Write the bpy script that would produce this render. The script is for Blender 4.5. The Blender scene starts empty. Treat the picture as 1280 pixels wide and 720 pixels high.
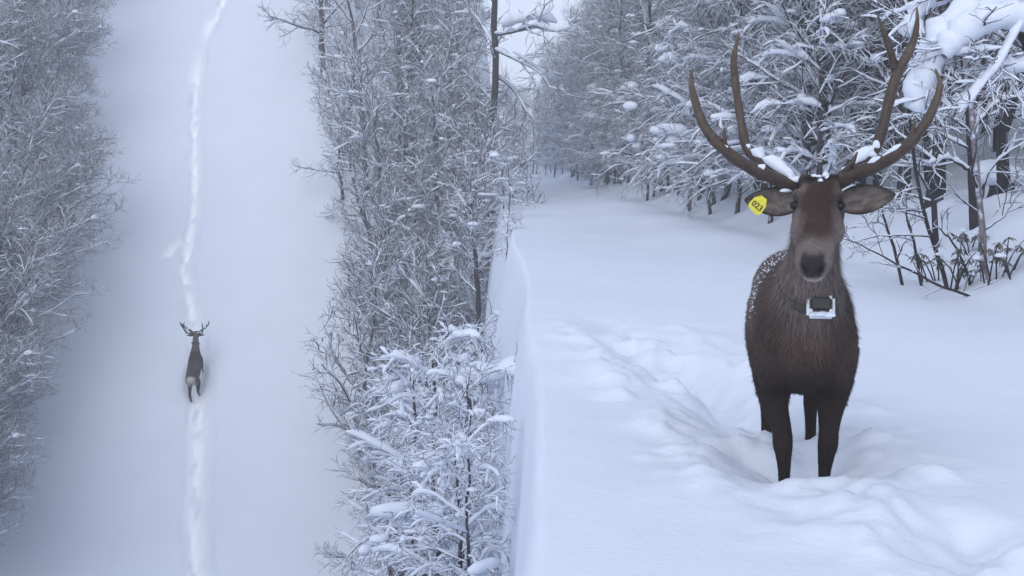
import bpy, bmesh, math, random
import numpy as np
from mathutils import Vector, Matrix

# ------------------------------------------------------------------ camera, sky, light
SC = bpy.context.scene
COL = SC.collection
F, CAMH = 1600.0, 1.25
PITCH = math.atan(160.0 / F)
cam_d = bpy.data.cameras.new('camera'); cam = bpy.data.objects.new('camera', cam_d); COL.objects.link(cam)
cam_d.sensor_width = 36.0; cam_d.lens = 36.0 * F / 1280.0
cam_d.clip_start = 0.05; cam_d.clip_end = 3000
cam.location = (0, 0, CAMH); cam.rotation_euler = (math.pi / 2 - PITCH, 0, 0)
SC.camera = cam

SUN_EL, SUN_AZ = math.radians(26), math.radians(200)      # soft light through cloud, from behind the camera
w = bpy.data.worlds.new('World'); SC.world = w; w.use_nodes = True
nt = w.node_tree; nt.nodes.clear()
sky = nt.nodes.new('ShaderNodeTexSky'); sky.sky_type = 'NISHITA'; sky.sun_disc = False
sky.sun_elevation = SUN_EL; sky.sun_rotation = SUN_AZ; sky.dust_density = 4.0
mixn = nt.nodes.new('ShaderNodeMix'); mixn.data_type = 'RGBA'; mixn.inputs[0].default_value = 0.9
mixn.inputs[7].default_value = (7.3, 8.2, 10.2, 1)          # even cloud cover
bg = nt.nodes.new('ShaderNodeBackground'); bg.inputs[1].default_value = 0.113
out = nt.nodes.new('ShaderNodeOutputWorld')
nt.links.new(sky.outputs[0], mixn.inputs[6]); nt.links.new(mixn.outputs[2], bg.inputs[0]); nt.links.new(bg.outputs[0], out.inputs[0])
sl = bpy.data.lights.new('sun', 'SUN'); sl.energy = 1.5; sl.angle = math.radians(60); sl.color = (1.0, 0.97, 0.93)
so = bpy.data.objects.new('sun', sl); COL.objects.link(so)
sd = Vector((math.sin(SUN_AZ) * math.cos(SUN_EL), math.cos(SUN_AZ) * math.cos(SUN_EL), math.sin(SUN_EL)))
so.rotation_euler = (-sd).to_track_quat('-Z', 'Y').to_euler(); so.location = (0, -20, 40)
vs = SC.view_settings; vs.view_transform = 'Standard'; vs.look = 'None'; vs.gamma = 1.0; vs.exposure = 0.0
vs.use_curve_mapping = False
SC.cycles.volume_bounces = 2
SC.cycles.max_bounces = 6; SC.cycles.diffuse_bounces = 4

rng = np.random.default_rng(11)
random.seed(5)

# ------------------------------------------------------------------ helpers
def ray(px, py):
    a, b = (px - 640) / F, -(py - 360) / F
    return np.array([a, math.cos(PITCH) + b * math.sin(PITCH), -math.sin(PITCH) + b * math.cos(PITCH)])
def at(px, py, Y):
    d = ray(px, py); return np.array([0, 0, CAMH]) + d * (Y / d[1])

def tag(o, label=None, cat=None, group=None, kind=None):
    if label: o['label'] = label
    if cat: o['category'] = cat
    if group: o['group'] = group
    if kind: o['kind'] = kind
    return o
def empty(name, loc=(0, 0, 0), rot=(0, 0, 0)):
    o = bpy.data.objects.new(name, None); COL.objects.link(o); o.empty_display_size = 0.2
    o.location = loc; o.rotation_euler = rot; return o
def link(name, me, parent=None, mat=None):
    o = bpy.data.objects.new(name, me); COL.objects.link(o)
    if mat and not me.materials: me.materials.append(mat)
    if parent: o.parent = parent
    return o
def mesh_np(name, V, faces_by_n, smooth=True, color=None):
    """faces_by_n: list of int arrays (M,k)"""
    me = bpy.data.meshes.new(name)
    V = np.asarray(V, dtype=np.float32)
    me.vertices.add(len(V)); me.vertices.foreach_set('co', V.ravel())
    fs = [np.asarray(f, dtype=np.int32) for f in faces_by_n if len(f)]
    nl = sum(f.size for f in fs); npoly = sum(len(f) for f in fs)
    me.loops.add(nl); me.polygons.add(npoly)
    me.loops.foreach_set('vertex_index', np.concatenate([f.ravel() for f in fs]))
    tot = np.concatenate([np.full(len(f), f.shape[1], np.int32) for f in fs])
    st = np.concatenate([[0], np.cumsum(tot)[:-1]]).astype(np.int32)
    me.polygons.foreach_set('loop_start', st); me.polygons.foreach_set('loop_total', tot)
    me.polygons.foreach_set('use_smooth', np.full(npoly, smooth, dtype=bool))
    if color is not None:
        a = me.color_attributes.new('tint', 'FLOAT_COLOR', 'POINT')
        c = np.ones((len(V), 4), np.float32); c[:, :3] = color; a.data.foreach_set('color', c.ravel())
    me.update(calc_edges=True); me.validate()
    return me
class Acc:
    def __init__(self): self.V, self.F, self.n = [], {}, 0
    def add(self, V, F):
        V = np.asarray(V).reshape(-1, 3)
        self.V.append(V)
        for f in (F if isinstance(F, list) else [F]):
            self.F.setdefault(f.shape[1], []).append(f + self.n)
        self.n += len(V)
    def mesh(self, name, smooth=True, color=None):
        return mesh_np(name, np.concatenate(self.V), [np.concatenate(v) for v in self.F.values()], smooth, color)
def unit(v):
    return v / np.maximum(np.linalg.norm(v, axis=-1, keepdims=True), 1e-9)
def tangents(P):
    T = np.empty_like(P); T[:, 1:-1] = P[:, 2:] - P[:, :-2]; T[:, 0] = P[:, 1] - P[:, 0]; T[:, -1] = P[:, -1] - P[:, -2]
    return unit(T)
def ring_faces(M, n, k):
    b = (np.arange(M) * n * k)[:, None, None] + (np.arange(n - 1) * k)[None, :, None] + np.arange(k)[None, None, :]
    nx = (np.arange(M) * n * k)[:, None, None] + (np.arange(n - 1) * k)[None, :, None] + ((np.arange(k) + 1) % k)[None, None, :]
    return np.stack([b, nx, nx + k, b + k], -1).reshape(-1, 4)
def tubes(acc, P, R, k, caps=False):
    """P (M,n,3) centre lines, R (M,n) radii"""
    P = np.asarray(P, float); R = np.asarray(R, float); M, n, _ = P.shape
    if M == 0: return
    T = tangents(P); ref = np.array([0.36, 0.48, 0.8])
    U = unit(np.cross(T, ref)); W = np.cross(T, U)
    a = np.arange(k) * 2 * math.pi / k
    V = P[:, :, None] + R[:, :, None, None] * (np.cos(a)[:, None] * U[:, :, None] + np.sin(a)[:, None] * W[:, :, None])
    f = [ring_faces(M, n, k)]
    if caps: 
        e = (np.arange(M) * n * k + (n - 1) * k)[:, None] + np.arange(k)[None]; f.append(e)
        f.append(((np.arange(M) * n * k)[:, None] + np.arange(k)[None])[:, ::-1])
    acc.add(V.reshape(-1, 3), f)
def snow_tubes(acc, P, R, depth, k, g, minh=0.25, lump=0.4, gaps=1):
    """snow lying along the upper side of branches"""
    P = np.asarray(P, float); M, n, _ = P.shape
    if M == 0: return
    T = tangents(P); hz = np.sqrt(np.maximum(0, 1 - T[..., 2] ** 2)); hz = np.clip((hz - minh) / (1 - minh), 0, 1)
    depth = np.asarray(depth, float).reshape(-1, 1) if np.ndim(depth) else depth
    D = depth * hz * (1 + lump * g.uniform(-1, 1, (M, n))); D = np.where(g.random((M, n)) < 0.18 * gaps * min(1, lump * 2), D * 0.25, D)
    D[:, 0] *= 0.6; D[:, -1] *= 0.3
    wdt = R * 0.9 + D * 0.62
    S = unit(np.cross(T, np.array([0, 0, 1.0])) + 1e-6); Up = np.cross(S, T)
    a = np.arange(k) * 2 * math.pi / k + math.pi / 2
    C = P + Up * (R * 0.7 + D * 0.38)[..., None]
    V = C[:, :, None] + S[:, :, None] * (np.cos(a)[:, None] * (wdt * np.where(D > 0.002, 1, 0.2))[:, :, None, None]) \
        + Up[:, :, None] * (np.sin(a)[:, None] * (D * 0.62 + 0.001)[:, :, None, None])
    acc.add(V.reshape(-1, 3), ring_faces(M, n, k))
ICO = None
def blobs(acc, C, S, g, sub=1):
    global ICO
    if ICO is None: ICO = {}
    if sub not in ICO:
        bm = bmesh.new(); bmesh.ops.create_icosphere(bm, subdivisions=sub, radius=1)
        ICO[sub] = (np.array([v.co[:] for v in bm.verts]), np.array([[v.index for v in f.verts] for f in bm.faces])); bm.free()
    v, f = ICO[sub]
    C = np.asarray(C); S = np.asarray(S); M = len(C)
    if M == 0: return
    ph = g.uniform(0, 6.28, (M, 1, 3))
    d = 1 + 0.16 * np.sin(v[None] * 2.3 + ph).sum(-1, keepdims=True)
    vv = v[None] * d
    vv[..., 2] = np.where(vv[..., 2] < 0, vv[..., 2] * 0.45, vv[..., 2])
    an = g.uniform(0, 6.28, M); ca, sa = np.cos(an)[:, None], np.sin(an)[:, None]
    q = vv * S[:, None, :]
    q = np.stack([q[..., 0] * ca - q[..., 1] * sa, q[..., 0] * sa + q[..., 1] * ca, q[..., 2]], -1) + C[:, None]
    acc.add(q.reshape(-1, 3), (f[None] + (np.arange(M) * len(v))[:, None, None]).reshape(-1, 3))

_perm = np.random.default_rng(3).random((256, 256))
def vnoise(x, y):
    xi, yi = np.floor(x).astype(int), np.floor(y).astype(int); fx, fy = x - xi, y - yi
    fx, fy = fx * fx * (3 - 2 * fx), fy * fy * (3 - 2 * fy)
    p = lambda i, j: _perm[i & 255, j & 255]
    return (p(xi, yi) * (1 - fx) + p(xi + 1, yi) * fx) * (1 - fy) + (p(xi, yi + 1) * (1 - fx) + p(xi + 1, yi + 1) * fx) * fy - 0.5
def fbm(x, y, o=4):
    s, a = 0, 1.0
    for i in range(o): s = s + a * vnoise(x * 2 ** i + 17.3 * i, y * 2 ** i + 9.1 * i); a *= 0.5
    return s
def sstep(t):
    t = np.clip(t, 0, 1); return t * t * (3 - 2 * t)
def seg_dist(x, y, pts):
    """distance to a polyline and position along it"""
    best = np.full(np.shape(x), 1e9); tt = np.zeros(np.shape(x)); L = 0
    for (ax, ay), (bx, by) in zip(pts[:-1], pts[1:]):
        dx, dy = bx - ax, by - ay; l2 = dx * dx + dy * dy
        t = np.clip(((x - ax) * dx + (y - ay) * dy) / l2, 0, 1)
        d = np.hypot(x - ax - t * dx, y - ay - t * dy); m = d < best
        best = np.where(m, d, best); tt = np.where(m, L + t * math.sqrt(l2), tt); L += math.sqrt(l2)
    return best, tt

# ------------------------------------------------------------------ materials
def new_mat(name):
    m = bpy.data.materials.new(name); m.use_nodes = True; t = m.node_tree
    return m, t, t.nodes['Principled BSDF']
def N(t, typ, **kw):
    n = t.nodes.new(typ)
    for k, v in kw.items(): setattr(n, k, v)
    return n
def ramp(t, fac, stops):
    r = N(t, 'ShaderNodeValToRGB'); e = r.color_ramp.elements
    while len(e) < len(stops): e.new(0.5)
    for el, (p, c) in zip(e, stops): el.position = p; el.color = (*c, 1)
    t.links.new(fac, r.inputs[0]); return r.outputs[0]
def noise(t, scale, detail=4, rough=0.55, vec=None):
    n = N(t, 'ShaderNodeTexNoise'); n.inputs['Scale'].default_value = scale; n.inputs['Detail'].default_value = detail
    n.inputs['Roughness'].default_value = rough
    if vec is not None: t.links.new(vec, n.inputs['Vector'])
    return n.outputs[0]
def bump(t, h, strength, dist, bsdf):
    b = N(t, 'ShaderNodeBump'); b.inputs['Strength'].default_value = strength; b.inputs['Distance'].default_value = dist
    t.links.new(h, b.inputs['Height']); t.links.new(b.outputs[0], bsdf.inputs['Normal'])
SNOW = (0.66, 0.71, 0.80)
def snow_mat(name, ground=False):
    m, t, b = new_mat(name)
    geo = N(t, 'ShaderNodeNewGeometry'); pos = geo.outputs['Position']
    c = ramp(t, noise(t, 0.9 if ground else 3.0, 5, vec=pos), [(0.3, tuple(x * 0.965 for x in SNOW)), (0.7, SNOW)])
    if ground:
        at_ = N(t, 'ShaderNodeAttribute'); at_.attribute_name = 'tint'
        mx = N(t, 'ShaderNodeMix', data_type='RGBA'); t.links.new(at_.outputs['Fac'], mx.inputs[0])
        t.links.new(c, mx.inputs[6]); mx.inputs[7].default_value = (0.84, 0.87, 0.91, 1)      # loose fresh snow
        c = mx.outputs[2]
        bump(t, noise(t, 26, 6, 0.6, pos), 0.25, 0.02, b)
    else: bump(t, noise(t, 30, 4, 0.6, pos), 0.3, 0.015, b)
    t.links.new(c, b.inputs['Base Color'])
    b.inputs['Roughness'].default_value = 0.65; b.inputs['Specular IOR Level'].default_value = 0.2
    return m
M_GROUND = snow_mat('snow_surface', True)
M_SNOW = snow_mat('snow_clump')
def bark_mat(name, dark, light, frost, scale=18):
    """bark with wind-blown snow stuck to it"""
    m, t, b = new_mat(name)
    geo = N(t, 'ShaderNodeNewGeometry'); pos = geo.outputs['Position']
    mp = N(t, 'ShaderNodeMapping'); mp.inputs['Scale'].default_value = (1, 1, 0.25); t.links.new(pos, mp.inputs[0])
    nz = noise(t, scale, 5, 0.6, mp.outputs[0])
    c = ramp(t, nz, [(0.3, dark), (0.7, light)])
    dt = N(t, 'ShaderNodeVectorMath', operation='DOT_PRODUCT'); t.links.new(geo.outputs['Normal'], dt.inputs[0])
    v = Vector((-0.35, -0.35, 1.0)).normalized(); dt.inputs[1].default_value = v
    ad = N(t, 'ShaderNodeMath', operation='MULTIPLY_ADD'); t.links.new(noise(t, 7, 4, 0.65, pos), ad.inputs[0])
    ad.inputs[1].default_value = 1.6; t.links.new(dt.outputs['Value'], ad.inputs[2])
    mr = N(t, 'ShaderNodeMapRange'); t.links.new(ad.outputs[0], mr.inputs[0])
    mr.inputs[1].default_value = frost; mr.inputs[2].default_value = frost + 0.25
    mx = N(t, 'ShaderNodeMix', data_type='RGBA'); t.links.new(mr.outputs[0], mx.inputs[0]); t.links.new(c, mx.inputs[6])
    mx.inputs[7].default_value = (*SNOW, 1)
    t.links.new(mx.outputs[2], b.inputs['Base Color']); b.inputs['Roughness'].default_value = 0.85
    b.inputs['Specular IOR Level'].default_value = 0.2
    bump(t, nz, 0.6, 0.02, b)
    return m
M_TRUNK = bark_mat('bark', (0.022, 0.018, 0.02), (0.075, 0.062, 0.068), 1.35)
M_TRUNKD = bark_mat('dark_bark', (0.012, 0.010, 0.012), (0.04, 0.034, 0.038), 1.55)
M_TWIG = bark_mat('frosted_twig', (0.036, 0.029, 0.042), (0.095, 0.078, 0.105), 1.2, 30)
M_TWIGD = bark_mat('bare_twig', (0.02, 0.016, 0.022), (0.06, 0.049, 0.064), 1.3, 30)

# ------------------------------------------------------------------ terrain (one snow sheet)
SLOPE = math.tan(math.radians(40)); HY0 = 39.0
HZ0 = at(247, 478, HY0)[2]
def hill_plane(Y): return HZ0 + SLOPE * (Y - HY0)
def hill_at(px, py):
    d = ray(px, py); t = (HZ0 - SLOPE * HY0 - CAMH) / (d[2] - SLOPE * d[1]); return np.array([0, 0, CAMH]) + d * t
def gully(Y): return np.maximum(HZ0 - 6.2, np.minimum(-0.25, 0.75 - 0.345 * Y))
trail_px = [(242, 770), (243, 720), (242, 640), (245, 560), (247, 500), (246, 455), (241, 400), (236, 365), (231, 335), (236, 300), (242, 265),
            (243, 210), (243, 150), (245, 100), (248, 60), (260, 35), (276, 8), (292, -30)]
TRAIL = [tuple(hill_at(*p)[:2]) for p in trail_px]
DEER_T = TRAIL[5]
SPUR = [tuple(hill_at(*p)[:2]) for p in [(233, 318), (220, 306), (210, 316)]]
CHURN = [(0.75, 10.5), (0.95, 8.2), (1.12, 6.9), (1.24, 6.15), (1.20, 5.25)]
CHURN2 = [(1.22, 4.62), (1.28, 4.4), (1.46, 4.0), (1.52, 3.6)]
def lip_x(Y):
    wob = 0.05 * np.sin(Y * 0.55) * sstep((Y - 6) / 4) * sstep((34 - Y) / 6)
    return -0.0081 * Y + np.minimum(0.03 * Y, 0.24) * sstep((36 - Y) / 16) + wob - 0.3 * np.maximum(0, Y - 60)
def foot_x(Y): return 4.53 - 0.02 * Y
def terrain(x, y):
    x = np.asarray(x, float); y = np.asarray(y, float); fresh = np.zeros(np.broadcast(x, y).shape)
    # --- hillside
    hp = hill_plane(y)
    GU = gully(y)
    h = GU + np.log1p(np.exp(np.clip((hp - GU) * 2.5, -40, 40))) / 2.5
    h = np.where(hp - GU > 12, hp, h)
    top = hill_plane(64.0) + 1.5 * (1 - np.exp(-np.maximum(0, y - 64) / 6)) ; h = np.minimum(h, top)
    roadx = (x - DEER_T[0]) / 7.0
    h = h + 0.35 * sstep((np.abs(roadx) - 0.62) / 0.5) + 0.14 * fbm(x * 0.22, y * 0.16, 3)
    h = h + 0.4 * sstep((np.abs(roadx) - 0.7) / 0.4) * fbm(x * 0.8, y * 0.7, 3)
    d, t = seg_dist(x, y, TRAIL); d = np.abs(d + 0.09 * fbm(x * 3.1, y * 2.2, 3))
    below = sstep((DEER_T[1] - y + 0.2) / 0.5)
    wd = 0.15 + 0.07 * below + 0.05 * fbm(t * 1.5, t * 0 + 4.2, 2)
    lump = fbm(x * 4.5, y * 3.2, 3)
    steps = np.sin(t * 2 * math.pi / 0.75 + 1.5 * np.sin(t)) 
    g = np.exp(-(d / wd) ** 2)
    h = h - g * (0.10 + 0.05 * steps * (1 - below) + 0.22 * lump) + 0.05 * np.exp(-((d - wd * 1.9) / 0.10) ** 2) * (1 + 1.5 * lump)
    d2, _ = seg_dist(x, y, SPUR); g2 = np.exp(-(d2 / 0.2) ** 2) * sstep(lump * 2 + 0.7); h = h - g2 * (0.08 + 0.1 * lump)
    onhill = np.maximum(g, g2)
    rr = np.hypot((x - DEER_T[0]) / .34, (y - DEER_T[1] + .25) / .75); h = h - .16 * np.exp(-rr ** 4)
    # --- ledge with the forest ride
    l = 0.05 * fbm(x * 0.35, y * 0.3, 3) + 0.02 * fbm(x * 1.3, y * 1.3, 3)
    fx = x - foot_x(y) - 0.25 * fbm(y * 0.5, y * 0 + 2.0, 2)
    bankm = sstep((fx + 0.3) / 1.7)
    l = l + bankm * (0.78 + 0.3 * fbm(x * 0.6, y * 0.5, 3)) + 0.20 * np.maximum(0, fx - 1.0) + 0.10 * np.maximum(0, fx - 8)
    l = l + 0.06 * bankm * fbm(x * 2.2, y * 2.2, 3)
    l = l + 0.10 * np.exp(-((x - 3.2) / 0.9) ** 2) * sstep((y - 9) / 6) * (1 + fbm(y * .3, y * 0, 2))
    dc, tc = seg_dist(x, y, CHURN); lc = fbm(x * 4.2, y * 4.2, 4)
    nf_ = 1 - np.exp(-(np.hypot(x - 1.2, y - 5.0) / .42) ** 2); lc = lc * (.25 + .75 * nf_); gc = np.exp(-(dc / 0.27) ** 2) * sstep((10.8 - y) / 3)
    l = l - gc * (0.12 + 0.22 * lc) + 0.16 * np.exp(-((dc - 0.42) / 0.2) ** 2) * sstep((10.8 - y) / 3) * np.maximum(0, lc + 0.15)
    for (lx, ly, r, dp) in LEG_HOLES:
        rr = np.hypot(x - lx, (y - ly)); l = l - dp * np.exp(-(rr / r) ** 2)
    dd, _ = seg_dist(x, y, CHURN2); gd = np.exp(-(dd / 0.34) ** 2); l = l + gd * (0.02 + 0.11 * lc)
    rr = np.hypot((x - 1.55) / 0.14, (y - 4.28) / 0.26); l = l - 0.10 * np.exp(-rr ** 2)
    rr = np.hypot((x - 1.17) / 0.5, (y - 4.75) / 0.12); l = l + 0.012 * np.exp(-rr ** 2) * (1 + 2 * lc)
    # --- where the two meet: a steep bank
    diff = np.abs(h - l); wdt = np.maximum(0.10, 0.10 * diff)
    lx = lip_x(y)
    s = np.clip((x - (lx - wdt)) / wdt, 0, 1); s = 1 - (1 - s) ** 1.6
    z = h * (1 - s) + l * s
    z = z + 0.55 * np.clip(diff / 3, 0, 1) * (s * (1 - s) * 4) * fbm(x * 1.5 + z * 0.7, y * 0.9, 3)
    fresh = np.clip(onhill * (1 - s) * sstep(lump * 1.5 + .95), 0, 1)
    return z, fresh
STAG_X, STAG_Y = 1.20, 5.20
SINK = 0.37
STAG_ROT = math.radians(-9)
_c, _s = math.cos(STAG_ROT), math.sin(STAG_ROT)
LEG_HOLES = [(STAG_X + _c * x_ - _s * y_, STAG_Y + _s * x_ + _c * y_, r_, d_) for x_, y_, r_, d_ in ((-.07, -.05, .085, .13), (.09, -.05, .085, .13), (-.105, .96, .09, .12), (.105, .94, .09, .10), (0, .25, .2, .07), (0, -.02, .16, .05))]

def zt(x, y): return float(terrain(np.array([x]), np.array([y]))[0][0])
xs = np.unique(np.round(np.concatenate([np.linspace(-90, -34, 12), np.linspace(-34, -12.5, 60), np.linspace(-12.5, -7.5, 84), np.linspace(-7.5, -3, 26), np.linspace(-3, -1.0, 26),
     np.linspace(-1.0, 0.2, 50), np.linspace(0.2, 3.0, 94), np.linspace(3, 8, 60), np.linspace(8, 30, 34), np.linspace(30, 100, 12)]), 4))
ys = np.unique(np.round(np.concatenate([np.linspace(-30, 3.2, 18), np.linspace(3.2, 7.2, 130), np.linspace(7.2, 14, 90), np.linspace(14, 30, 70), np.linspace(30, 62, 340),
     np.linspace(62, 120, 40), np.linspace(120, 260, 12)]), 4))
XX, YY = np.meshgrid(xs, ys)
ZZ, FR = terrain(XX, YY)
nx, ny = len(xs), len(ys)
ii = (np.arange(ny - 1)[:, None] * nx + np.arange(nx - 1)[None]).ravel()
gm = mesh_np('ground', np.stack([XX, YY, ZZ], -1).reshape(-1, 3), [np.stack([ii, ii + 1, ii + nx + 1, ii + nx], -1)], True,
             np.repeat(FR.reshape(-1, 1), 3, 1))
tag(link('snow_ground', gm, None, M_GROUND), 'deep smooth snow covering the hillside, the forest ride and the bank', None, None, 'structure')

# ------------------------------------------------------------------ tree generator
def grow(g, P, R, nch, t0, t1, length, ang, up=0.0, droop=0.0, wig=0.12, npts=4, rr=0.55, rtip=0.004, shape=0.5, pref=None, rmin=0.0):
    M, n, _ = P.shape; K = M * nch
    pi = np.repeat(np.arange(M), nch)
    t = t0 + (t1 - t0) * ((np.tile(np.arange(nch), M) + g.uniform(0, 1, K)) / nch)
    u = t * (n - 1); i = np.minimum(u.astype(int), n - 2); f = (u - i)[:, None]
    p0 = P[pi, i] * (1 - f) + P[pi, i + 1] * f
    r0 = R[pi, i] * (1 - f[:, 0]) + R[pi, i + 1] * f[:, 0]
    T = unit(P[pi, i + 1] - P[pi, i])
    U = unit(np.cross(T, np.array([0.31, 0.52, 0.79]))); W = np.cross(T, U)
    az = np.tile(np.arange(nch) * 2.39996, M) + np.repeat(g.uniform(0, 6.28, M), nch) + g.normal(0, 0.35, K)
    a = np.radians(ang) * g.uniform(0.75, 1.25, K)
    D = T * np.cos(a)[:, None] + (U * np.cos(az)[:, None] + W * np.sin(az)[:, None]) * np.sin(a)[:, None]
    if pref is not None: D = unit(D + np.asarray(pref))
    L = length * g.uniform(0.6, 1.3, K) * (1 - shape * (t - t0) / max(1e-6, t1 - t0))
    out = np.empty((K, npts, 3)); out[:, 0] = p0; cur = p0.copy()
    for s in range(1, npts):
        D = unit(D + g.normal(0, wig, (K, 3)) + np.array([0, 0, 1.0]) * (up - droop * s / npts))
        cur = cur + D * (L / (npts - 1))[:, None]; out[:, s] = cur
    rb = np.maximum(r0 * rr, rtip * 1.3) * np.clip((L / length), 0.6, 1.1)
    q = np.linspace(0, 1, npts)[None]
    return out, np.maximum(rb[:, None] * (1 - q) + rtip * q, rmin)
def trunk_line(g, H, lean=(0, 0), wig=0.05, n=12, r=0.09, tip=0.012, curve=0.0):
    z = np.linspace(0, 1, n); P = np.zeros((1, n, 3))
    off = np.cumsum(g.normal(0, wig, (n, 2)), 0) * H / n; off -= off[0]
    c = z ** (1 + curve)
    P[0, :, 0] = lean[0] * H * c + off[:, 0]; P[0, :, 1] = lean[1] * H * c + off[:, 1]; P[0, :, 2] = H * z * math.sqrt(max(0.1, 1 - (lean[0] ** 2 + lean[1] ** 2) * 0.7)) - 0.15
    R = (r * (1 - z) ** 0.8 + tip)[None]; R[0, 0] *= 1.35
    return P, R
MESHES = {}
def make_tree_meshes(key, seed, H=7.0, r=0.08, lean=(0, 0), limbs=22, lt0=0.15, lt1=0.97, llen=2.4, lang=50, lup=0.12, ldroop=0.0, nbr=8, brl=0.85, nbt=6, twl=0.36, nst=2, stl=0.16,
                     snow_l=0.05, snow_b=0.03, snow_t=0.014, clumps=40, csz=0.09, twig_r=0.005, wig=0.05, pref=None, bup=0.05, bdroop=0.0, mats=('T', 'W'), curve=0.0, shape=0.55, bsel=0.8, tsel=0.75):
    g = np.random.default_rng(seed)
    TP, TR = trunk_line(g, H, lean, wig, 14, r, 0.010, curve)
    A = Acc(); tubes(A, TP, TR, 9, True)
    LP, LR = grow(g, TP, TR, limbs, lt0, lt1, llen, lang, lup, ldroop, 0.13, 9, 0.5, twig_r * 1.5, shape, pref)
    BP, BR = grow(g, LP, LR, nbr, 0.15, 0.98, brl, 45, bup, bdroop, 0.14, 5, 0.5, twig_r * 1.1, 0.45, None if pref is None else np.asarray(pref) * 0.4)
    WP, WR = grow(g, BP, BR, nbt, 0.15, 1.0, twl, 42, bup, bdroop, 0.16, 4, 0.55, twig_r * 0.8, 0.35)
    Cc = Acc(); tubes(Cc, LP, LR, 5); tubes(Cc, BP, BR, 4); tubes(Cc, WP, WR, 3)
    if nst:
        SP, SR = grow(g, WP, WR, nst, 0.25, 1.0, stl, 40, bup, bdroop, 0.15, 3, 0.7, twig_r * 0.7, 0.3); tubes(Cc, SP, SR, 3)
    S = Acc()
    snow_tubes(S, LP, LR, snow_l * g.uniform(0.5, 1.5, len(LP)), 6, g)
    sel = g.random(len(BP)) < bsel; snow_tubes(S, BP[sel], BR[sel], snow_b * g.uniform(0.4, 1.6, sel.sum()), 5, g)
    if snow_t > 0:
        sel = g.random(len(WP)) < tsel; snow_tubes(S, WP[sel], WR[sel], snow_t * g.uniform(0.4, 1.6, sel.sum()), 3, g)
    if clumps:
        src = np.concatenate([LP[:, 2:].reshape(-1, 3), BP[:, 1:4].reshape(-1, 3)]); c = src[g.integers(0, len(src), clumps)]
        sz = csz * g.lognormal(0, 0.45, (clumps, 1)) * g.uniform([0.9, 0.6, 0.45], [2.0, 1.0, 0.9], (clumps, 3))
        blobs(S, c + np.array([0, 0, 0.02]), sz, g, 2)
    MESHES[key] = [('trunk', A.mesh('trunk'), M_TRUNK if mats[0] == 'T' else M_TRUNKD), ('crown', Cc.mesh('crown'), M_TWIG if mats[1] == 'W' else M_TWIGD),
                   ('snow_load', S.mesh('snow_load'), M_SNOW)]
    for n_, me, m in MESHES[key]: me.materials.append(m)
def put_tree(key, name, x, y, rot, scale, label, group, cat='tree', z=None, tilt=(0, 0)):
    o = empty(name, (x, y, (zt(x, y) if z is None else z) - 0.03), (tilt[0], tilt[1], rot)); o.scale = (scale, scale, scale)
    tag(o, label, cat, group)
    for n_, me, m in MESHES[key]: link(n_, me, o)
    return o

# kinds: hill trees, edge trees leaning over the ride, forest trees beside the ride, laden saplings
for i in range(4):
    make_tree_meshes(('hill', i), 100 + i, H=7.4, r=0.095, limbs=(18, 15, 18, 15)[i], lt0=(.16, .38, .18, .36)[i], llen=2.6, lang=46, lup=0.05, nbr=7, brl=1.05, nbt=5, twl=0.50, nst=2, stl=0.28,
                     snow_l=0.09, snow_b=0.05, snow_t=0.026, clumps=55, csz=0.065, twig_r=0.0085, wig=0.14)
for i in range(2):
    make_tree_meshes(('hpole', i), 150 + i, H=7.5, r=0.12, limbs=12, lt0=0.45, llen=1.7, lang=42, lup=0.06, nbr=6, brl=0.8, nbt=5, twl=0.45, nst=2, stl=0.26, mats=('D', 'W'),
                     snow_l=0.10, snow_b=0.05, snow_t=0.02, clumps=34, csz=0.075, twig_r=0.0085, wig=0.12)
for i in range(3):
    make_tree_meshes(('lean', i), 200 + i, H=5.8, r=0.075, lean=(0.42, -0.12), limbs=13, lt0=0.3, llen=3.3, lang=36, lup=0.05, nbr=8, brl=1.15, nbt=6, twl=0.55, nst=2, stl=0.3,
                     snow_l=0.075, snow_b=0.036, snow_t=0.016, clumps=16, csz=0.07, twig_r=0.0075, wig=0.10, pref=(0.45, 0, 0.1), curve=0.3)
for i in range(6):
    hv = (0.6, 1.0, 0.75, 1.35, 0.9, 1.1)[i]
    make_tree_meshes(('ride', i), 300 + i, H=9.5, r=(0.07, .09, .06, .10, .08, .075)[i], limbs=(30, 36, 26, 34, 40, 30)[i], lt0=0.05, llen=(2.0, 2.4, 1.7, 2.5, 2.2, 2.8)[i], lang=(48, 62, 40, 70, 55, 66)[i],
                     lup=(0.12, 0.04, .15, .02, .08, .0)[i], ldroop=(0.0, 0.16, 0, .3, .05, .25)[i], nbr=8, brl=0.85, nbt=6, twl=0.40, nst=2, stl=0.22,
                     snow_l=0.04 * hv, snow_b=0.026 * hv, snow_t=0.010, bsel=0.6, tsel=0.5, mats=('D', 'D'), clumps=int(34 * hv), csz=0.07, twig_r=0.0045, wig=0.16, bup=0.02, bdroop=0.10)
for i in range(4):
    make_tree_meshes(('pole', i), 500 + i, H=10.5, r=(.055, .075, .05, .085)[i], limbs=20, lt0=0.12, llen=1.5, lang=44, lup=0.10, nbr=6, brl=0.6, nbt=5, twl=0.34, nst=2, stl=0.2,
                     snow_l=0.035, snow_b=0.02, snow_t=0.009, tsel=.5, clumps=16, csz=0.07, twig_r=0.0045, wig=0.12, mats=('D', 'D'))
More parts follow.
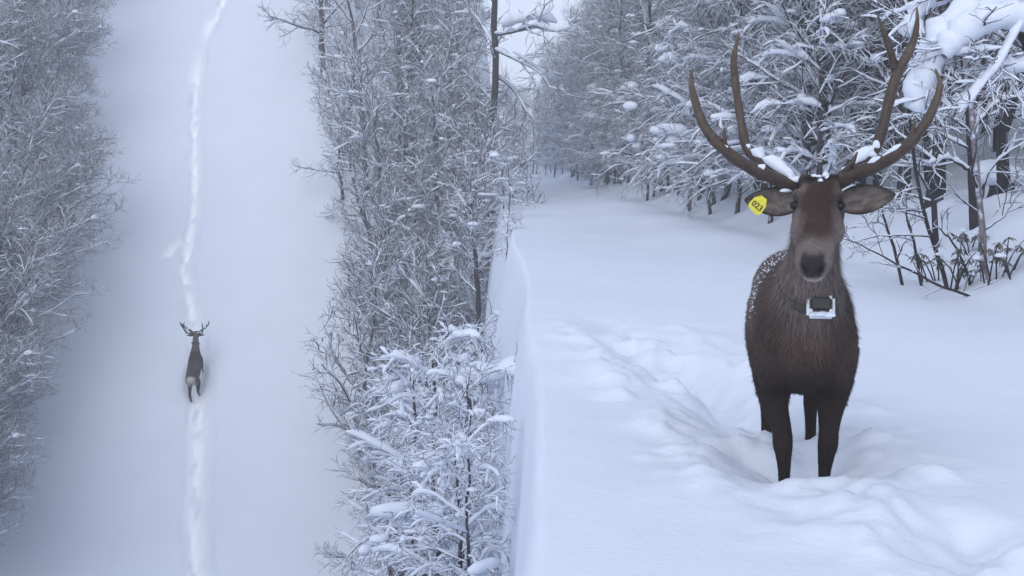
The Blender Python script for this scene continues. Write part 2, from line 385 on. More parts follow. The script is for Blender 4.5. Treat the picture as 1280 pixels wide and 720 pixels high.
for i in range(4):
    make_tree_meshes(('sap', i), 400 + i, H=3.4, r=0.032, limbs=18, lt0=0.10, llen=1.5, lang=58, lup=0.06, ldroop=0.34, nbr=7, brl=0.5, nbt=5, twl=0.25, nst=1, stl=0.12,
                     snow_l=0.055, snow_b=0.035, snow_t=0.016, clumps=14, csz=0.08, twig_r=0.004, wig=0.12, bup=0.0, bdroop=0.18)

g = np.random.default_rng(77)
ORD = ['first', 'second', 'third', 'fourth', 'fifth', 'sixth', 'seventh', 'eighth', 'ninth', 'tenth', 'eleventh', 'twelfth', 'thirteenth', 'fourteenth', 'fifteenth', 'sixteenth', 'seventeenth', 'eighteenth', 'nineteenth', 'twentieth']
def level(p):
    d = p[1] - DEER_T[1]
    return ', far uphill of the stag' if d > 7 else ', just uphill of the stag' if d > 1.5 else ', level with the stag' if d > -2 else ', downhill of the stag'
L_HL = 'snow-dusted upright tree behind the leaning ride-edge trees'
L_HE = ['twiggy tree leaning right out over the hillside ride', 'twiggy leaning tree just behind the outermost leaning ones']
# wood on the right side of the hillside ride
def edge_right(py): return np.interp(py, [-200, 0, 120, 240, 400, 560, 720, 800], [345, 350, 348, 372, 405, 420, 430, 436])
cnt = 0
for py in np.arange(-60, 900, 64):
    for k in range(4):
        e = edge_right(py) + 46
        px = e + (606 - e) * (k + g.uniform(0.05, 0.95)) / 4; p = hill_at(px, py + g.uniform(-32, 32))
        if p[0] > -0.75: p[0] = -0.75 - g.uniform(0, 0.3)
        put_tree(('hill', 2 * int(g.integers(2))) if k == 0 else ('hill', int(g.integers(4))) if g.random() < .7 else ('hpole', int(g.integers(2))), 'bare_tree', p[0], p[1], g.uniform(0, 6.28), g.uniform(0.55, 1.1), ('ride-edge', 'second-row', 'third-row', 'gully-edge')[k] + ' tree of the snow-dusted gully-side wood' + level(p), 'gully-side wood, row %s%s' % (ORD[k], level(p))); cnt += 1
# wood on the left side
def edge_left(py): return np.interp(py, [-200, 0, 150, 320, 400, 560, 720, 900], [158, 140, 122, 108, 92, 30, -5, -40])
for py in np.arange(-60, 980, 56):
    e = edge_left(py)
    for k in range(2):
        p = hill_at(e - 55 - 48 * k + g.uniform(-22, 12), py + g.uniform(-25, 25))
        put_tree(('lean', cnt % 3), 'leaning_tree', p[0], p[1], g.uniform(-0.5, 0.5), g.uniform(0.6, 0.95), L_HE[k] + level(p), 'leaning ride-edge trees, %s row%s' % (ORD[k], level(p))); cnt += 1
    for k in range(3):
        p = hill_at(e - 110 - 60 * k + g.uniform(-30, 30), py + g.uniform(-25, 25))
        put_tree(('hill', cnt % 4), 'bare_tree', p[0], p[1], g.uniform(0, 6.28), g.uniform(0.7, 1.1), L_HL + level(p), 'trees behind the leaning edge trees' + level(p)); cnt += 1

# forest along the flat ride
L_R1 = 'tall tree with snow-laden drooping boughs in the front row along the flat ride'
L_R2 = 'tall snow-covered tree standing deep in the forest behind the front row along the flat ride'
L_R3 = 'hazy snow-covered tree far down the flat ride where the forest closes it off'
L_SAP = 'young tree bent under thick snow at the foot of the forest bank'
n2 = 0; rc = [0, 0, 0, 0]; sc_ = 0
Y = 11.5
while Y < 100:
    stepY = 0.8 + Y * 0.018
    for row, (dx, lab, grp) in enumerate([(0.9, L_R1, 'front row trees far along the flat ride'), (2.4, L_R2, 'trees deep in the forest'), (4.2, L_R2, 'trees deep in the forest'), (6.6, L_R2, 'trees deep in the forest')]):
        if row >= 1 and g.random() < 0.25: continue
        x = foot_x(Y) + dx + g.uniform(-0.5, 0.7); yy = Y + g.uniform(-0.6, 0.6)
        if yy < 17.5 and row == 0: continue
        if yy < 17.5: x += 1.2
        rc[row] += 1; q_ = rc[row] - 1
        if q_ < 20: lab = ('front-row', 'second-row', 'third-row', 'fourth-row')[row] + ' forest tree, %s along the flat ride from the snow-buried bent tree' % ORD[q_]; grp = 'forest trees along the flat ride, row %s' % ORD[row]
        else: lab = ('front-row', 'second-row', 'third-row', 'fourth-row')[row] + ' forest tree fading into the haze far along the flat ride'; grp = 'hazy far forest trees, row %s' % ORD[row]
        kd = ('pole', int(g.integers(4))) if row and g.random() < .45 else ('ride', int(g.integers(6)))
        put_tree(kd, 'forest_tree', x, yy, g.uniform(0, 6.28), g.uniform(0.72, 1.0), lab, grp); n2 += 1
    if g.random() < 0.75 and Y > 18:
        x = foot_x(Y) + g.uniform(-0.1, 0.7); yy = Y + g.uniform(-0.4, 0.4)
        put_tree(('sap', n2 % 4), 'young_tree', x, yy, g.uniform(0, 6.28), g.uniform(0.7, 1.25), ('snow-bent young tree at the forest foot, %s along the flat ride from the bare stems' % ORD[sc_]) if sc_ < 20 else 'snow-bent young tree at the forest foot, hazy and far along the flat ride', 'young trees along the forest bank'); sc_ += 1
    Y += stepY
for k, (px_, Y_) in enumerate([(905, 33), (945, 28.5), (985, 25.5), (1020, 22.7), (1062, 21), (1098, 18.8), (1128, 18), (1165, 16.5), (1255, 14.6)]):
    x = (px_ - 640) / F * Y_
    put_tree(('pole', (1, 3, 0)[k % 3]), 'dark_trunked_tree', x, Y_, g.uniform(0, 6.28), g.uniform(.9, 1.05), 'dark straight-trunked tree among the front boughs, %s from the far end of the ride' % ORD[k], 'dark straight trunks in the forest front')
L_R4 = 'slim snow-dusted tree at the very back of the forest, behind all its rows'
for k in range(34):
    yy = 11 + 22 * (k + g.uniform(0, 1)) / 34; x = foot_x(yy) + g.choice([5.5, 8.5, 10.5, 13.0]) + g.uniform(-.8, .8)
    put_tree(('pole', k % 4) if k % 3 else ('ride', k % 6), 'forest_tree', x, yy, g.uniform(0, 6.28), g.uniform(0.75, 1.0), L_R4, 'trees at the back of the forest')
for k in range(22):
    x = -7 + 11 * (k + g.uniform(0, 1)) / 22; yy = 104 + g.uniform(0, 14)
    put_tree(('ride', k % 6), 'forest_tree', x, yy, g.uniform(0, 6.28), g.uniform(0.7, 0.85), L_R3, 'far trees closing the ride')
print('trees', cnt, n2)
# ------------------------------------------------------------------ stags
def attr_mat(name, rough, spec=0.3, vary=0.25, scale=60, bstr=0.4):
    m, t, b = new_mat(name)
    a = N(t, 'ShaderNodeAttribute'); a.attribute_name = 'tint'
    geo = N(t, 'ShaderNodeTexCoord')
    c = ramp(t, noise(t, scale, 4, 0.6, geo.outputs['Object']), [(0.25, (1 - vary,) * 3), (0.75, (1 + vary,) * 3)])
    mx = N(t, 'ShaderNodeMix', data_type='RGBA', blend_type='MULTIPLY'); mx.inputs[0].default_value = 1
    t.links.new(a.outputs['Color'], mx.inputs[6]); t.links.new(c, mx.inputs[7]); t.links.new(mx.outputs[2], b.inputs['Base Color'])
    b.inputs['Roughness'].default_value = rough; b.inputs['Specular IOR Level'].default_value = spec
    if bstr: bump(t, noise(t, scale * 2.5, 3, 0.6, geo.outputs['Object']), bstr, 0.006, b)
    return m
M_COAT = attr_mat('deer_coat', 0.8, 0.15)
M_FUR = attr_mat('deer_hair', 0.7, 0.15, 0.15, 40, 0)
M_ANTLER = attr_mat('antler', 0.45, 0.4, 0.35, 45, 0.7)
def plain(name, col, rough, spec=0.5, vary=0.12, scale=80):
    m, t, b = new_mat(name); tc = N(t, 'ShaderNodeTexCoord')
    c = ramp(t, noise(t, scale, 3, 0.5, tc.outputs['Object']), [(0.3, tuple(x * (1 - vary) for x in col)), (0.7, tuple(min(1, x * (1 + vary)) for x in col))])
    t.links.new(c, b.inputs['Base Color']); b.inputs['Roughness'].default_value = rough; b.inputs['Specular IOR Level'].default_value = spec
    return m
M_EYE = plain('eye_dark', (0.006, 0.004, 0.003), 0.18, 0.25)
M_TAG = plain('yellow_tag', (0.62, 0.56, 0.03), 0.45)
M_INK = plain('tag_ink', (0.03, 0.035, 0.01), 0.6)
M_STRAP = plain('collar_strap', (0.035, 0.03, 0.028), 0.7)
M_BLACK = plain('tracker_black', (0.008, 0.008, 0.009), 0.5)
M_WHITE = plain('tracker_white', (0.62, 0.66, 0.70), 0.5)

def loft(acc, secs, k=20):
    """secs: (x,y,z, halfwidth, halfheight); sections lie across the line, width along x"""
    s = np.array(secs, float); P = s[None, :, :3]; T = tangents(P)[0]
    X = np.array([1.0, 0, 0]); S = unit(X - T * (T @ X)[:, None]); Up = np.cross(S, T)
    a = np.arange(k) * 2 * math.pi / k
    V = P[0][:, None] + S[:, None] * (np.cos(a)[:, None] * s[:, None, 3:4]) + Up[:, None] * (np.sin(a)[:, None] * s[:, None, 4:5])
    n = len(s)
    acc.add(V.reshape(-1, 3), [ring_faces(1, n, k), np.arange(k)[None][:, ::-1], (np.arange(k) + (n - 1) * k)[None]])
def spline(pts, n):
    """Catmull-Rom through rows of any width"""
    p = np.array(pts, float); p = np.vstack([2 * p[0] - p[1], p, 2 * p[-1] - p[-2]]); m = len(p) - 3
    u = np.linspace(0, m, n); i = np.minimum(u.astype(int), m - 1); t = (u - i)[:, None]
    a, b, c, d = p[i], p[i + 1], p[i + 2], p[i + 3]
    return 0.5 * (2 * b + (c - a) * t + (2 * a - 5 * b + 4 * c - d) * t ** 2 + (3 * b - a - 3 * c + d) * t ** 3)
def make_stag(name, pose, seed, fine=True):
    g = np.random.default_rng(seed)
    root = empty(name)
    A = Acc()
    loft(A, spline([(0, -.235, .93, .05, .07), (0, -.20, .92, .115, .15), (0, -.10, .925, .175, .235), (0, .05, .935, .200, .285), (0, .28, .925, .205, .285), (0, .52, .945, .205, .262),
             (0, .74, .985, .195, .222), (0, .90, 1.01, .185, .185), (0, 1.01, 1.01, .13, .14), (0, 1.06, 1.0, .05, .06)], 30), 24)
    nb, poll, yaw = np.array(pose['neck_base']), np.array(pose['poll']), pose['yaw']
    ax = unit(np.array(pose['face'])); ry = np.array([[math.cos(yaw), -math.sin(yaw), 0], [math.sin(yaw), math.cos(yaw), 0], [0, 0, 1]])
    ax = ry @ ax; lat = ry @ np.array([1.0, 0, 0]); hup = np.cross(lat, -ax); hup = unit(hup)
    if hup[2] < 0: hup = -hup
    throat = poll + ax * 0.10 - hup * 0.05
    m1 = nb * .55 + poll * .45 + np.array(pose.get('mid', (0, 0, 0)))
    loft(A, spline([(*nb, .165, .235), (*(nb * .8 + m1 * .2), .145, .20), (*m1, .105, .135), (*(m1 * .45 + poll * .55), .086, .100), (*(poll - hup * .05), .078, .08)], 16), 22)
    # head
    def hs(s, off, wd, ht): 
        c = poll + ax * s + hup * off; return (*c, wd, ht)
    H = spline([hs(-.045, -.02, .045, .045), hs(-.015, -.015, .078, .075), hs(.05, -.01, .092, .092), hs(.10, -.018, .094, .098), hs(.15, -.028, .088, .094), hs(.21, -.036, .076, .078), hs(.27, -.042, .067, .063),
                hs(.33, -.045, .067, .056), hs(.372, -.048, .063, .052), hs(.395, -.052, .044, .040), hs(.402, -.054, .02, .02)], 30)
    s = H; P = s[:, :3]; a = np.arange(22) * 2 * math.pi / 22
    V = P[:, None] + lat * (np.cos(a)[:, None] * s[:, None, 3:4]) + hup * (np.sin(a)[:, None] * s[:, None, 4:5])
    A.add(V.reshape(-1, 3), [ring_faces(1, len(s), 22)[:, ::-1], np.arange(22)[None], (np.arange(22) + (len(s) - 1) * 22)[None][:, ::-1]])
    bl = lambda c, r: blob_part(A, c, r)
    def blob_part(A, c, r):
        bm = bmesh.new(); bmesh.ops.create_icosphere(bm, subdivisions=3, radius=1)
        v = np.array([q.co[:] for q in bm.verts]) * np.array(r) + np.array(c); f = np.array([[q.index for q in ff.verts] for ff in bm.faces]); bm.free(); A.add(v, f)
    for sx in (-1, 1):
        blob_part(A, poll + ax * .085 + lat * sx * .072 + hup * .052, (.024, .03, .022))     # brow
        blob_part(A, poll + ax * .15 + lat * sx * .058 - hup * .060, (.040, .065, .058))      # cheek
        blob_part(A, poll + ax * .01 + lat * sx * .05 + hup * .055, (.03, .03, .035))        # pedicle
        blob_part(A, poll + ax * .378 + lat * sx * .026 - hup * .03, (.024, .022, .022))     # nostril wing
    blob_part(A, poll + ax * .368 - hup * .098, (.038, .030, .022))                          # lower lip
    for (pts) in pose['legs']:
        q = spline(pts, 22); P = q[None, :, :3]; tubes(A, P, q[None, :, 3], 14, True)
    for sx in (-1, 1):
        blob_part(A, (sx * .125, -.02, .86), (.085, .13, .20)); blob_part(A, (sx * .105, .80, .90), (.09, .20, .24))
    blob_part(A, (0, 1.07, .93), (.035, .035, .09))                                           # tail
    me0 = A.mesh('raw'); ob = link('raw', me0)
    rm = ob.modifiers.new('r', 'REMESH'); rm.mode = 'VOXEL'; rm.voxel_size = 0.0105 if fine else 0.016; rm.use_smooth_shade = True
    sm = ob.modifiers.new('s', 'SMOOTH'); sm.factor = 0.5; sm.iterations = 5 if fine else 3
    dg = bpy.context.evaluated_depsgraph_get(); ev = bpy.data.meshes.new_from_object(ob.evaluated_get(dg))
    bpy.data.objects.remove(ob); 
    nv = len(ev.vertices); BV = np.empty(nv * 3, np.float32); ev.vertices.foreach_get('co', BV); BV = BV.reshape(-1, 3).astype(float)
    ev.calc_loop_triangles(); BT = np.empty(len(ev.loop_triangles) * 3, np.int32); ev.loop_triangles.foreach_get('vertices', BT); BT = BT.reshape(-1, 3)
    def coat(p):
        x, y, z = p[:, 0], p[:, 1], p[:, 2]
        n1 = fbm(x * 9 + 3, z * 6 + y * 5, 3)[:, None]; 
        dark = np.array([.020, .0135, .012]); mid = np.array([.070, .046, .039]); grey = np.array([.135, .108, .098])
        k = sstep((z - .62 + .12 * fbm(x * 5, y * 5 + 7, 2)) / .32)[:, None]; c = dark * (1 - k) + mid * k
        fl = (sstep((y - .16) / .22) * sstep((z - .72) / .2))[:, None]; c = c * (1 - fl * .75) + grey * fl * .75
        dl = (np.exp(-(x / .028) ** 2) * (z > 1.05) * (y > .05))[:, None]; c = c * (1 - .55 * dl)
        ns = (p - nb) @ unit(poll - nb); nk = sstep((ns + .02) / .28) * (y < .05)
        c = c * (1 - nk[:, None] * .8) + np.array([.215, .178, .165]) * nk[:, None] * .8
        rp = (sstep((y - .90) / .06) * sstep((.15 - np.abs(x)) / .03) * sstep((z - .74) / .06))[:, None]; c = c * (1 - rp) + np.array([.46, .41, .37]) * rp
        tl = (sstep((y - 1.06) / .03) * (np.abs(x) < .045) * (z < 1.02))[:, None]; c = c * (1 - tl * .6)
        # head
        q = p - poll; hsx = q @ ax; hl = q @ lat; hu = q @ hup; rad = np.sqrt(hl ** 2 + (hu + .03) ** 2)
        hm = ((hsx > -.05) & (rad < .135) & (y < poll[1] + .06))
        face = np.array([.052, .033, .028])[None] + 0 * c
        side = sstep((np.abs(hl) - .030 + .02 * fbm(hsx * 14, hl * 20, 2)) / .055)[:, None]; face = face * (1 - side) + np.array([.20, .162, .15]) * side
        mz = (sstep((hsx - .25 + .02 * fbm(hl * 30, hu * 20, 2)) / .08))[:, None]; face = face * (1 - mz) + np.array([.15, .125, .118]) * mz
        wn = np.interp(hu, [-.085, -.07, -.03, -.005, .01], [.020, .034, .050, .044, .02])
        ns_ = sstep((hsx - .338) / .018) * sstep((wn - np.abs(hl)) / .010) * sstep((hu + .082) / .010) * sstep((.008 - hu) / .012)
        pad = np.array([.030, .026, .028])[None] * (1 - .85 * np.exp(-(((np.abs(hl) - .030) / .013) ** 2 + ((hu + .042) / .014) ** 2)))[:, None]
        face = face * (1 - ns_[:, None]) + pad * ns_[:, None]
        ch = sstep((hsx - .31) / .03) * sstep((-.078 - hu + .25 * (np.abs(hl) - .03)) / .010); face = face * (1 - ch[:, None]) + np.array([.36, .33, .32]) * ch[:, None]
        ey = np.exp(-(((hsx - .116) / .034) ** 2 + ((np.abs(hl) - .084) / .030) ** 2)); face = face * (1 - .8 * ey[:, None])
        top = sstep((.055 - hsx + .03 * fbm(hl * 40, hsx * 30, 2)) / .04)[:, None] * sstep((hu + .0) / .05)[:, None]; face = face * (1 - .8 * top)
        w_ = (hm * sstep((hsx + .03) / .05))[:, None]; c = c * (1 - w_) + face * w_
        if not fine: c = c * np.where(rp > .3, 1.0, .62)
        return np.clip(c * (1 + .5 * n1) * .78, 0.004, 1)
    # ears
    E = Acc(); ecol = []
    nu, nvv = 14, 9
    for sx in (-1, 1):
        base = poll + lat * sx * .072 - hup * .0 + ax * .03 + np.array([0, .03, -.02]); dr = unit(lat * sx + np.array([0, .10, pose['ear'][0 if sx < 0 else 1]]))
        upv = unit(np.array([0, 0.25, 1.0]) - dr * (np.array([0, .25, 1.0]) @ dr)); fr = np.cross(dr, upv) * sx * 1.0
        if fr[1] > 0: fr = -fr
        u = np.linspace(0, 1, nu)[:, None]; v = np.linspace(-1, 1, nvv)[None]
        wd = .052 * (np.sin(math.pi * np.clip(u * .93 + .07, 0, 1) ** .85)) ** .75 + .004
        cen = base + dr * (u[..., None] * .205) + upv * (-.018 * (u[..., None]) ** 2 * 0)
        cup = -.034 * (1 - v ** 2) * np.sin(math.pi * np.clip(u * .8 + .2, 0, 1))
        Vf = cen + upv * (wd * v)[..., None] + fr * cup[..., None]
        Vb = Vf - fr * .007
        # front is towards fr; the cup goes away from it
        idx = np.arange(nu * nvv).reshape(nu, nvv); f = np.stack([idx[:-1, :-1], idx[:-1, 1:], idx[1:, 1:], idx[1:, :-1]], -1).reshape(-1, 4)
        n0 = nu * nvv; bd = np.concatenate([idx[0], idx[1:, -1], idx[-1, -2::-1], idx[-2:0:-1, 0]]); bn = np.roll(bd, -1)
        E.add(np.concatenate([Vf.reshape(-1, 3), Vb.reshape(-1, 3)]), np.concatenate([f, f[:, ::-1] + n0, np.stack([bd, bd + n0, bn + n0, bn], -1)]))
        ed = np.maximum(np.abs(v) ** 4, u ** 5 * .9)[..., None] + 0 * u[..., None]
        cf = np.array([.17, .145, .135]) * (1 - ed) + np.array([.018, .015, .015]) * ed
        cf = cf * (1 + .8 * fbm(u * 6 + 0 * v + sx * 3, v * 4 + 0 * u, 2)[..., None])
        ecol += [cf.reshape(-1, 3), np.tile([.05, .04, .036], (n0, 1))]
    EV = np.concatenate(E.V); EF = np.concatenate(E.F[4])
    quads = np.empty(len(ev.polygons) * 4, np.int32); ev.polygons.foreach_get('vertices', quads) if len(ev.loops) == len(ev.polygons) * 4 else None
    bodyF = quads.reshape(-1, 4) if len(ev.loops) == len(ev.polygons) * 4 else BT
    bc = coat(BV)
    me = mesh_np('body', np.concatenate([BV, EV]), [bodyF, EF + len(BV)] if bodyF.shape[1] == 4 else [bodyF, EF + len(BV)], True, np.concatenate([bc, np.concatenate(ecol)]))
    body = link('body', me, root, M_COAT)
    # hair
    tri = BV[BT]; nrm = np.cross(tri[:, 1] - tri[:, 0], tri[:, 2] - tri[:, 0]); ar = np.linalg.norm(nrm, axis=1)
    nh = 70000 if fine else 5000
    ti = g.choice(len(tri), nh, p=ar / ar.sum()); b2 = g.dirichlet((1, 1, 1), nh)
    p = (tri[ti] * b2[..., None]).sum(1); n_ = unit(nrm[ti])
    hsx = (p - poll) @ ax; onhead = (np.linalg.norm(p - poll - ax * .18, axis=1) < .24)
    neck = sstep(((p - nb) @ unit(poll - nb) + .12) / .2) * (p[:, 1] < .1)
    flow = np.tile([0, .75, -.65], (nh, 1)); flow = np.where((neck > .3)[:, None], np.array([0, .25, -1.0]), flow); flow = np.where(onhead[:, None], -ax, flow)
    flow = np.where((p[:, 2] < .62)[:, None], np.array([0, .1, -1.0]), flow)
    flow = unit(flow - n_ * (flow * n_).sum(1, keepdims=True)); d = unit(flow + n_ * .22 + g.normal(0, .16, (nh, 3)))
    ln = (.022 + .03 * neck) * g.uniform(.6, 1.4, nh); ln = np.where(onhead, .010, ln); ln = np.where(p[:, 2] < .62, .014, ln)
    sd_ = unit(np.cross(d, n_)) * (.0016 if fine else .006); 
    HV = np.stack([p - sd_ - n_ * .002, p + sd_ - n_ * .002, p + d * ln[:, None]], 1).reshape(-1, 3)
    hc = np.repeat(coat(p) * g.uniform(.55, 1.7, (nh, 1)), 3, 0)
    fm = mesh_np('fur', HV, [np.arange(nh * 3).reshape(-1, 3)], False, np.clip(hc, .003, .6)); tag(link('fur', fm, root, M_FUR), kind='stuff')
    # eyes
    for sx in (-1, 1):
        bm = bmesh.new(); bmesh.ops.create_uvsphere(bm, u_segments=16, v_segments=10, radius=.019); me_ = bpy.data.meshes.new('eye'); bm.to_mesh(me_); bm.free()
        for pl in me_.polygons: pl.use_smooth = True
        e = link('eye', me_, root, M_EYE); e.location = poll + ax * .116 + lat * sx * .080 + hup * .024
    # antlers: measured across the head, heights above the poll
    def apt(r): return poll + lat * r[0] + np.array([0, r[1], 0]) + np.array([0, 0, r[2]])
    pt = lambda px, py, y: ((px - pose.get('ac', 1024)) / 360, y, (238 - py) / 337)
    AN = {-1: [([(1008, 238, .00, .026), (990, 222, .02, .026), (962, 203, .05, .023), (936, 183, .09, .021), (927, 150, .11, .0165), (919, 105, .12, .016), (915, 70, .10, .013), (921, 36, .06, .004)]),
               ([(1003, 234, -.01, .022), (975, 222, -.05, .025), (940, 208, -.10, .024), (905, 186, -.14, .022), (878, 158, -.15, .019), (864, 125, -.14, .015), (858, 100, -.12, .010), (860, 83, -.11, .003)]),
               ([(908, 190, -.13, .014), (904, 176, -.15, .009), (903, 158, -.17, .003)])],
          1: [([(1043, 238, .00, .026), (1056, 224, .02, .026), (1078, 206, .05, .023), (1104, 186, .09, .022), (1114, 160, .10, .021), (1122, 125, .11, .0205), (1131, 92, .11, .021), (1140, 74, .10, .018), (1150, 52, .09, .014), (1153, 30, .07, .009), (1151, 12, .05, .003)]),
              ([(1131, 92, .11, .018), (1124, 70, .10, .014), (1114, 45, .08, .011), (1102, 20, .05, .003)]),
              ([(1046, 234, -.01, .024), (1068, 218, -.05, .026), (1102, 203, -.10, .025), (1132, 183, -.14, .022), (1155, 155, -.15, .018), (1168, 128, -.14, .015), (1173, 108, -.12, .010), (1168, 90, -.10, .003)]),
              ([(1132, 186, -.14, .014), (1140, 168, -.15, .010), (1141, 148, -.16, .003)]),
              ([(1062, 214, -.04, .016), (1070, 202, -.06, .011), (1076, 188, -.08, .003)])]}
    for sx, lines in AN.items():
        B = Acc(); cl = []; SN = Acc()
        for li, ln_ in enumerate(lines):
            q = spline([(*apt(pt(a_, b_, c_)), r_ * pose.get('ar', 1)) for a_, b_, c_, r_ in ln_], 26)
            q[:, 3] *= 1 + .07 * np.sin(np.arange(26) * 2.1 + li)
            tubes(B, q[None, :, :3], np.maximum(q[None, :, 3], .002), 10, True)
            t_ = np.repeat(np.linspace(0, 1, 26), 10)[:, None]; base_c = np.array([.036, .021, .016]); tip_c = np.array([.095, .07, .048])
            cl.append((base_c * (1 - t_ ** 2) + tip_c * t_ ** 2) * g.uniform(.7, 1.3, (260, 1)))
            if len(ln_) > 5:
                seg = q[3:15] if li == 0 else q[6:19]
                if fine or True:
                    snow_tubes(SN, seg[None, :, :3], seg[None, :, 3] * .55, .030, 8, g, 0.35, 0.75)
        if sx == 1: blobs(SN, [apt(pt(1098, 190, .07)), apt(pt(1106, 180, .08))], np.array([[.030, .022, .026], [.018, .018, .022]]), g, 2)
        else: blobs(SN, [apt(pt(1000, 224, .0)), apt(pt(986, 236, -.04))], np.array([[.03, .03, .02], [.022, .02, .012]]), g, 2)
        an = link('antler', B.mesh('antler', True, np.concatenate(cl)), root, M_ANTLER)
        link('snow_crust', SN.mesh('snow_crust'), an, M_SNOW)
    # snow on the poll and flecks in the coat
    FL = Acc(); c = [poll + lat * a_ + ax * b_ + hup * (c_ ) for a_, b_, c_ in [(.0, .005, .075), (.02, -.01, .07), (-.02, .0, .075), (.008, .045, .085), (-.03, -.02, .06), (.03, .01, .07)]]
    if fine: blobs(FL, c, g.uniform(.008, .02, (len(c), 3)), g, 1)
    pr = sstep((p[:, 1] + .06) / .3) * sstep((p[:, 2] - .85) / .2) * (p[:, 0] < .1) * np.clip(fbm(p[:, 1] * 5, p[:, 2] * 6, 3) + .35, 0, 1) + .001 * (p[:, 2] > .6) * (~onhead) + .0006
    if not fine: pr = pr * .2
    nf = 330 if fine else 40; fi = g.choice(nh, nf, p=pr / pr.sum())
    blobs(FL, p[fi] + n_[fi] * .006, g.uniform(.0012, .0042, (nf, 3)) * np.array([1, 1, 1.4]), g, 1)
    tag(link('snow_fleck', FL.mesh('snow_fleck'), root, M_SNOW), kind='stuff')
    # collar
    cd = unit(poll - nb); cc = nb + cd * pose['collar'] + np.array([0, -.01, 0]); up_ = unit(np.cross(np.array([1.0, 0, 0]), cd))
    th = np.linspace(0, 2 * math.pi, 49)[:-1]; cw, chh = pose['collar_r']
    tilt = pose.get('collar_tilt', .0)
    Cl = Acc(); ringsV = []
    for o_, rr_ in ((-.02, 1.0), (-.02, 1.03), (.02, 1.03), (.02, 1.0)):
        ringsV.append(cc + np.array([1.0, 0, 0]) * (np.cos(th) * cw * rr_)[:, None] + up_ * (np.sin(th) * chh * rr_)[:, None] + cd * (o_ + tilt * np.sin(th))[:, None])
    RV = np.stack(ringsV, 1); k = 48; i0 = np.arange(k); i1 = (i0 + 1) % k
    fcs = np.concatenate([np.stack([i0 * 4 + j, i1 * 4 + j, i1 * 4 + (j + 1) % 4, i0 * 4 + (j + 1) % 4], -1) for j in range(4)])
    Cl.add(RV.reshape(-1, 3), fcs); collar = link('collar', Cl.mesh('collar'), root, M_STRAP)
    front = RV[:, 1][np.argmin(RV[:, 1, 2] + .35 * RV[:, 1, 1])]
    def box(nm, c, sz, mat, par, bev=.008, rotx=0.0):
        bm = bmesh.new(); bmesh.ops.create_cube(bm, size=1); bmesh.ops.scale(bm, vec=sz, verts=bm.verts); bmesh.ops.bevel(bm, geom=bm.edges[:], offset=bev, segments=3, affect='EDGES')
        m_ = bpy.data.meshes.new(nm); bm.to_mesh(m_); bm.free(); o_ = link(nm, m_, par, mat); o_.location = c; o_.rotation_euler = (rotx, 0, 0); return o_
    if fine:
        bc_ = np.array([front[0] + .03, pose['box'][0], pose['box'][1]])
        box('tracker_case', bc_, (.106, .035, .088), M_WHITE, collar, .012, pose['box'][2])
        box('tracker_unit', bc_ + np.array([0, -.012, .014]), (.086, .03, .062), M_BLACK, collar, .012, pose['box'][2])
        S_ = Acc(); blobs(S_, [bc_ + np.array([x_, -.030, -.028]) for x_ in (-.03, 0, .03)], np.array([[.024, .014, .014]] * 3), g, 2); link('snow_crust', S_.mesh('snow_crust'), collar, M_SNOW)
        # ear tag with its number
        tp = poll + np.array(pose['tag'])
        T_ = Acc(); ol = np.array([(-.030, -.018), (-.022, -.030), (.018, -.034), (.030, -.022), (.026, .012), (.012, .034), (-.012, .034), (-.028, .012)])
        n8 = len(ol); tv = np.concatenate([np.column_stack([ol[:, 0], np.full(n8, y_), ol[:, 1]]) for y_ in (-.0022, .0022)])
        q0 = np.arange(n8); q1 = (q0 + 1) % n8
        T_.add(tv, [np.stack([q0, q1, q1 + n8, q0 + n8], -1)]); T_.F[n8] = [q0[None][:, ::-1], (q0 + n8)[None]]
        tg = link('ear_tag', T_.mesh('ear_tag', False), root, M_TAG); tg.location = tp; tg.rotation_euler = (0, math.radians(38), 0)
        fc = bpy.data.curves.new('number', 'FONT'); fc.body = '023'; fc.size = .030; fc.align_x = 'CENTER'; fc.align_y = 'CENTER'; fc.extrude = .0006; fc.offset = .0006
        fo = bpy.data.objects.new('n', fc); COL.objects.link(fo); dg = bpy.context.evaluated_depsgraph_get(); dg.update(); fm_ = bpy.data.meshes.new_from_object(fo.evaluated_get(dg)); bpy.data.objects.remove(fo)
        fm_.materials.clear(); num = link('number', fm_, tg, M_INK); num.location = (0, -.0035, -.007); num.rotation_euler = (math.pi / 2, 0, 0)
    return root
leg_f = lambda sx, dy=0, dz=0, kx=.095: [(sx * .125, .03, .86, .10), (sx * .122, .05, .70, .082), (sx * .112, .02, .60, .056), (sx * (kx + .010), -.005 + dy * .4, .515, .042), (sx * (kx + .006), -.02 + dy * .5, .455, .043), (sx * kx, -.012 + dy * .6, .40, .034), (sx * (kx - .005), dy * .8, .30, .025), (sx * (kx - .007), dy * .9, .16, .026), (sx * (kx - .007), -.02 + dy, .09, .033), (sx * (kx - .007), -.05 + dy, .03 + dz, .04), (sx * (kx - .007), -.055 + dy, .0 + dz, .042)]
leg_h = lambda sx, dy=0, dz=0, kx=.105: [(sx * .09, .84, .95, .12), (sx * .115, .79, .80, .110), (sx * .125, .81, .69, .080), (sx * .125, .90, .60, .055), (sx * (kx + .01), 1.0 + dy * .5, .53, .042), (sx * kx, 1.01 + dy * .6, .47, .040), (sx * kx, .985 + dy * .8, .35, .029), (sx * kx, .965 + dy, .18, .028), (sx * kx, .95 + dy, .10, .033), (sx * kx, .92 + dy, .03 + dz, .04), (sx * kx, .915 + dy, dz, .042)]
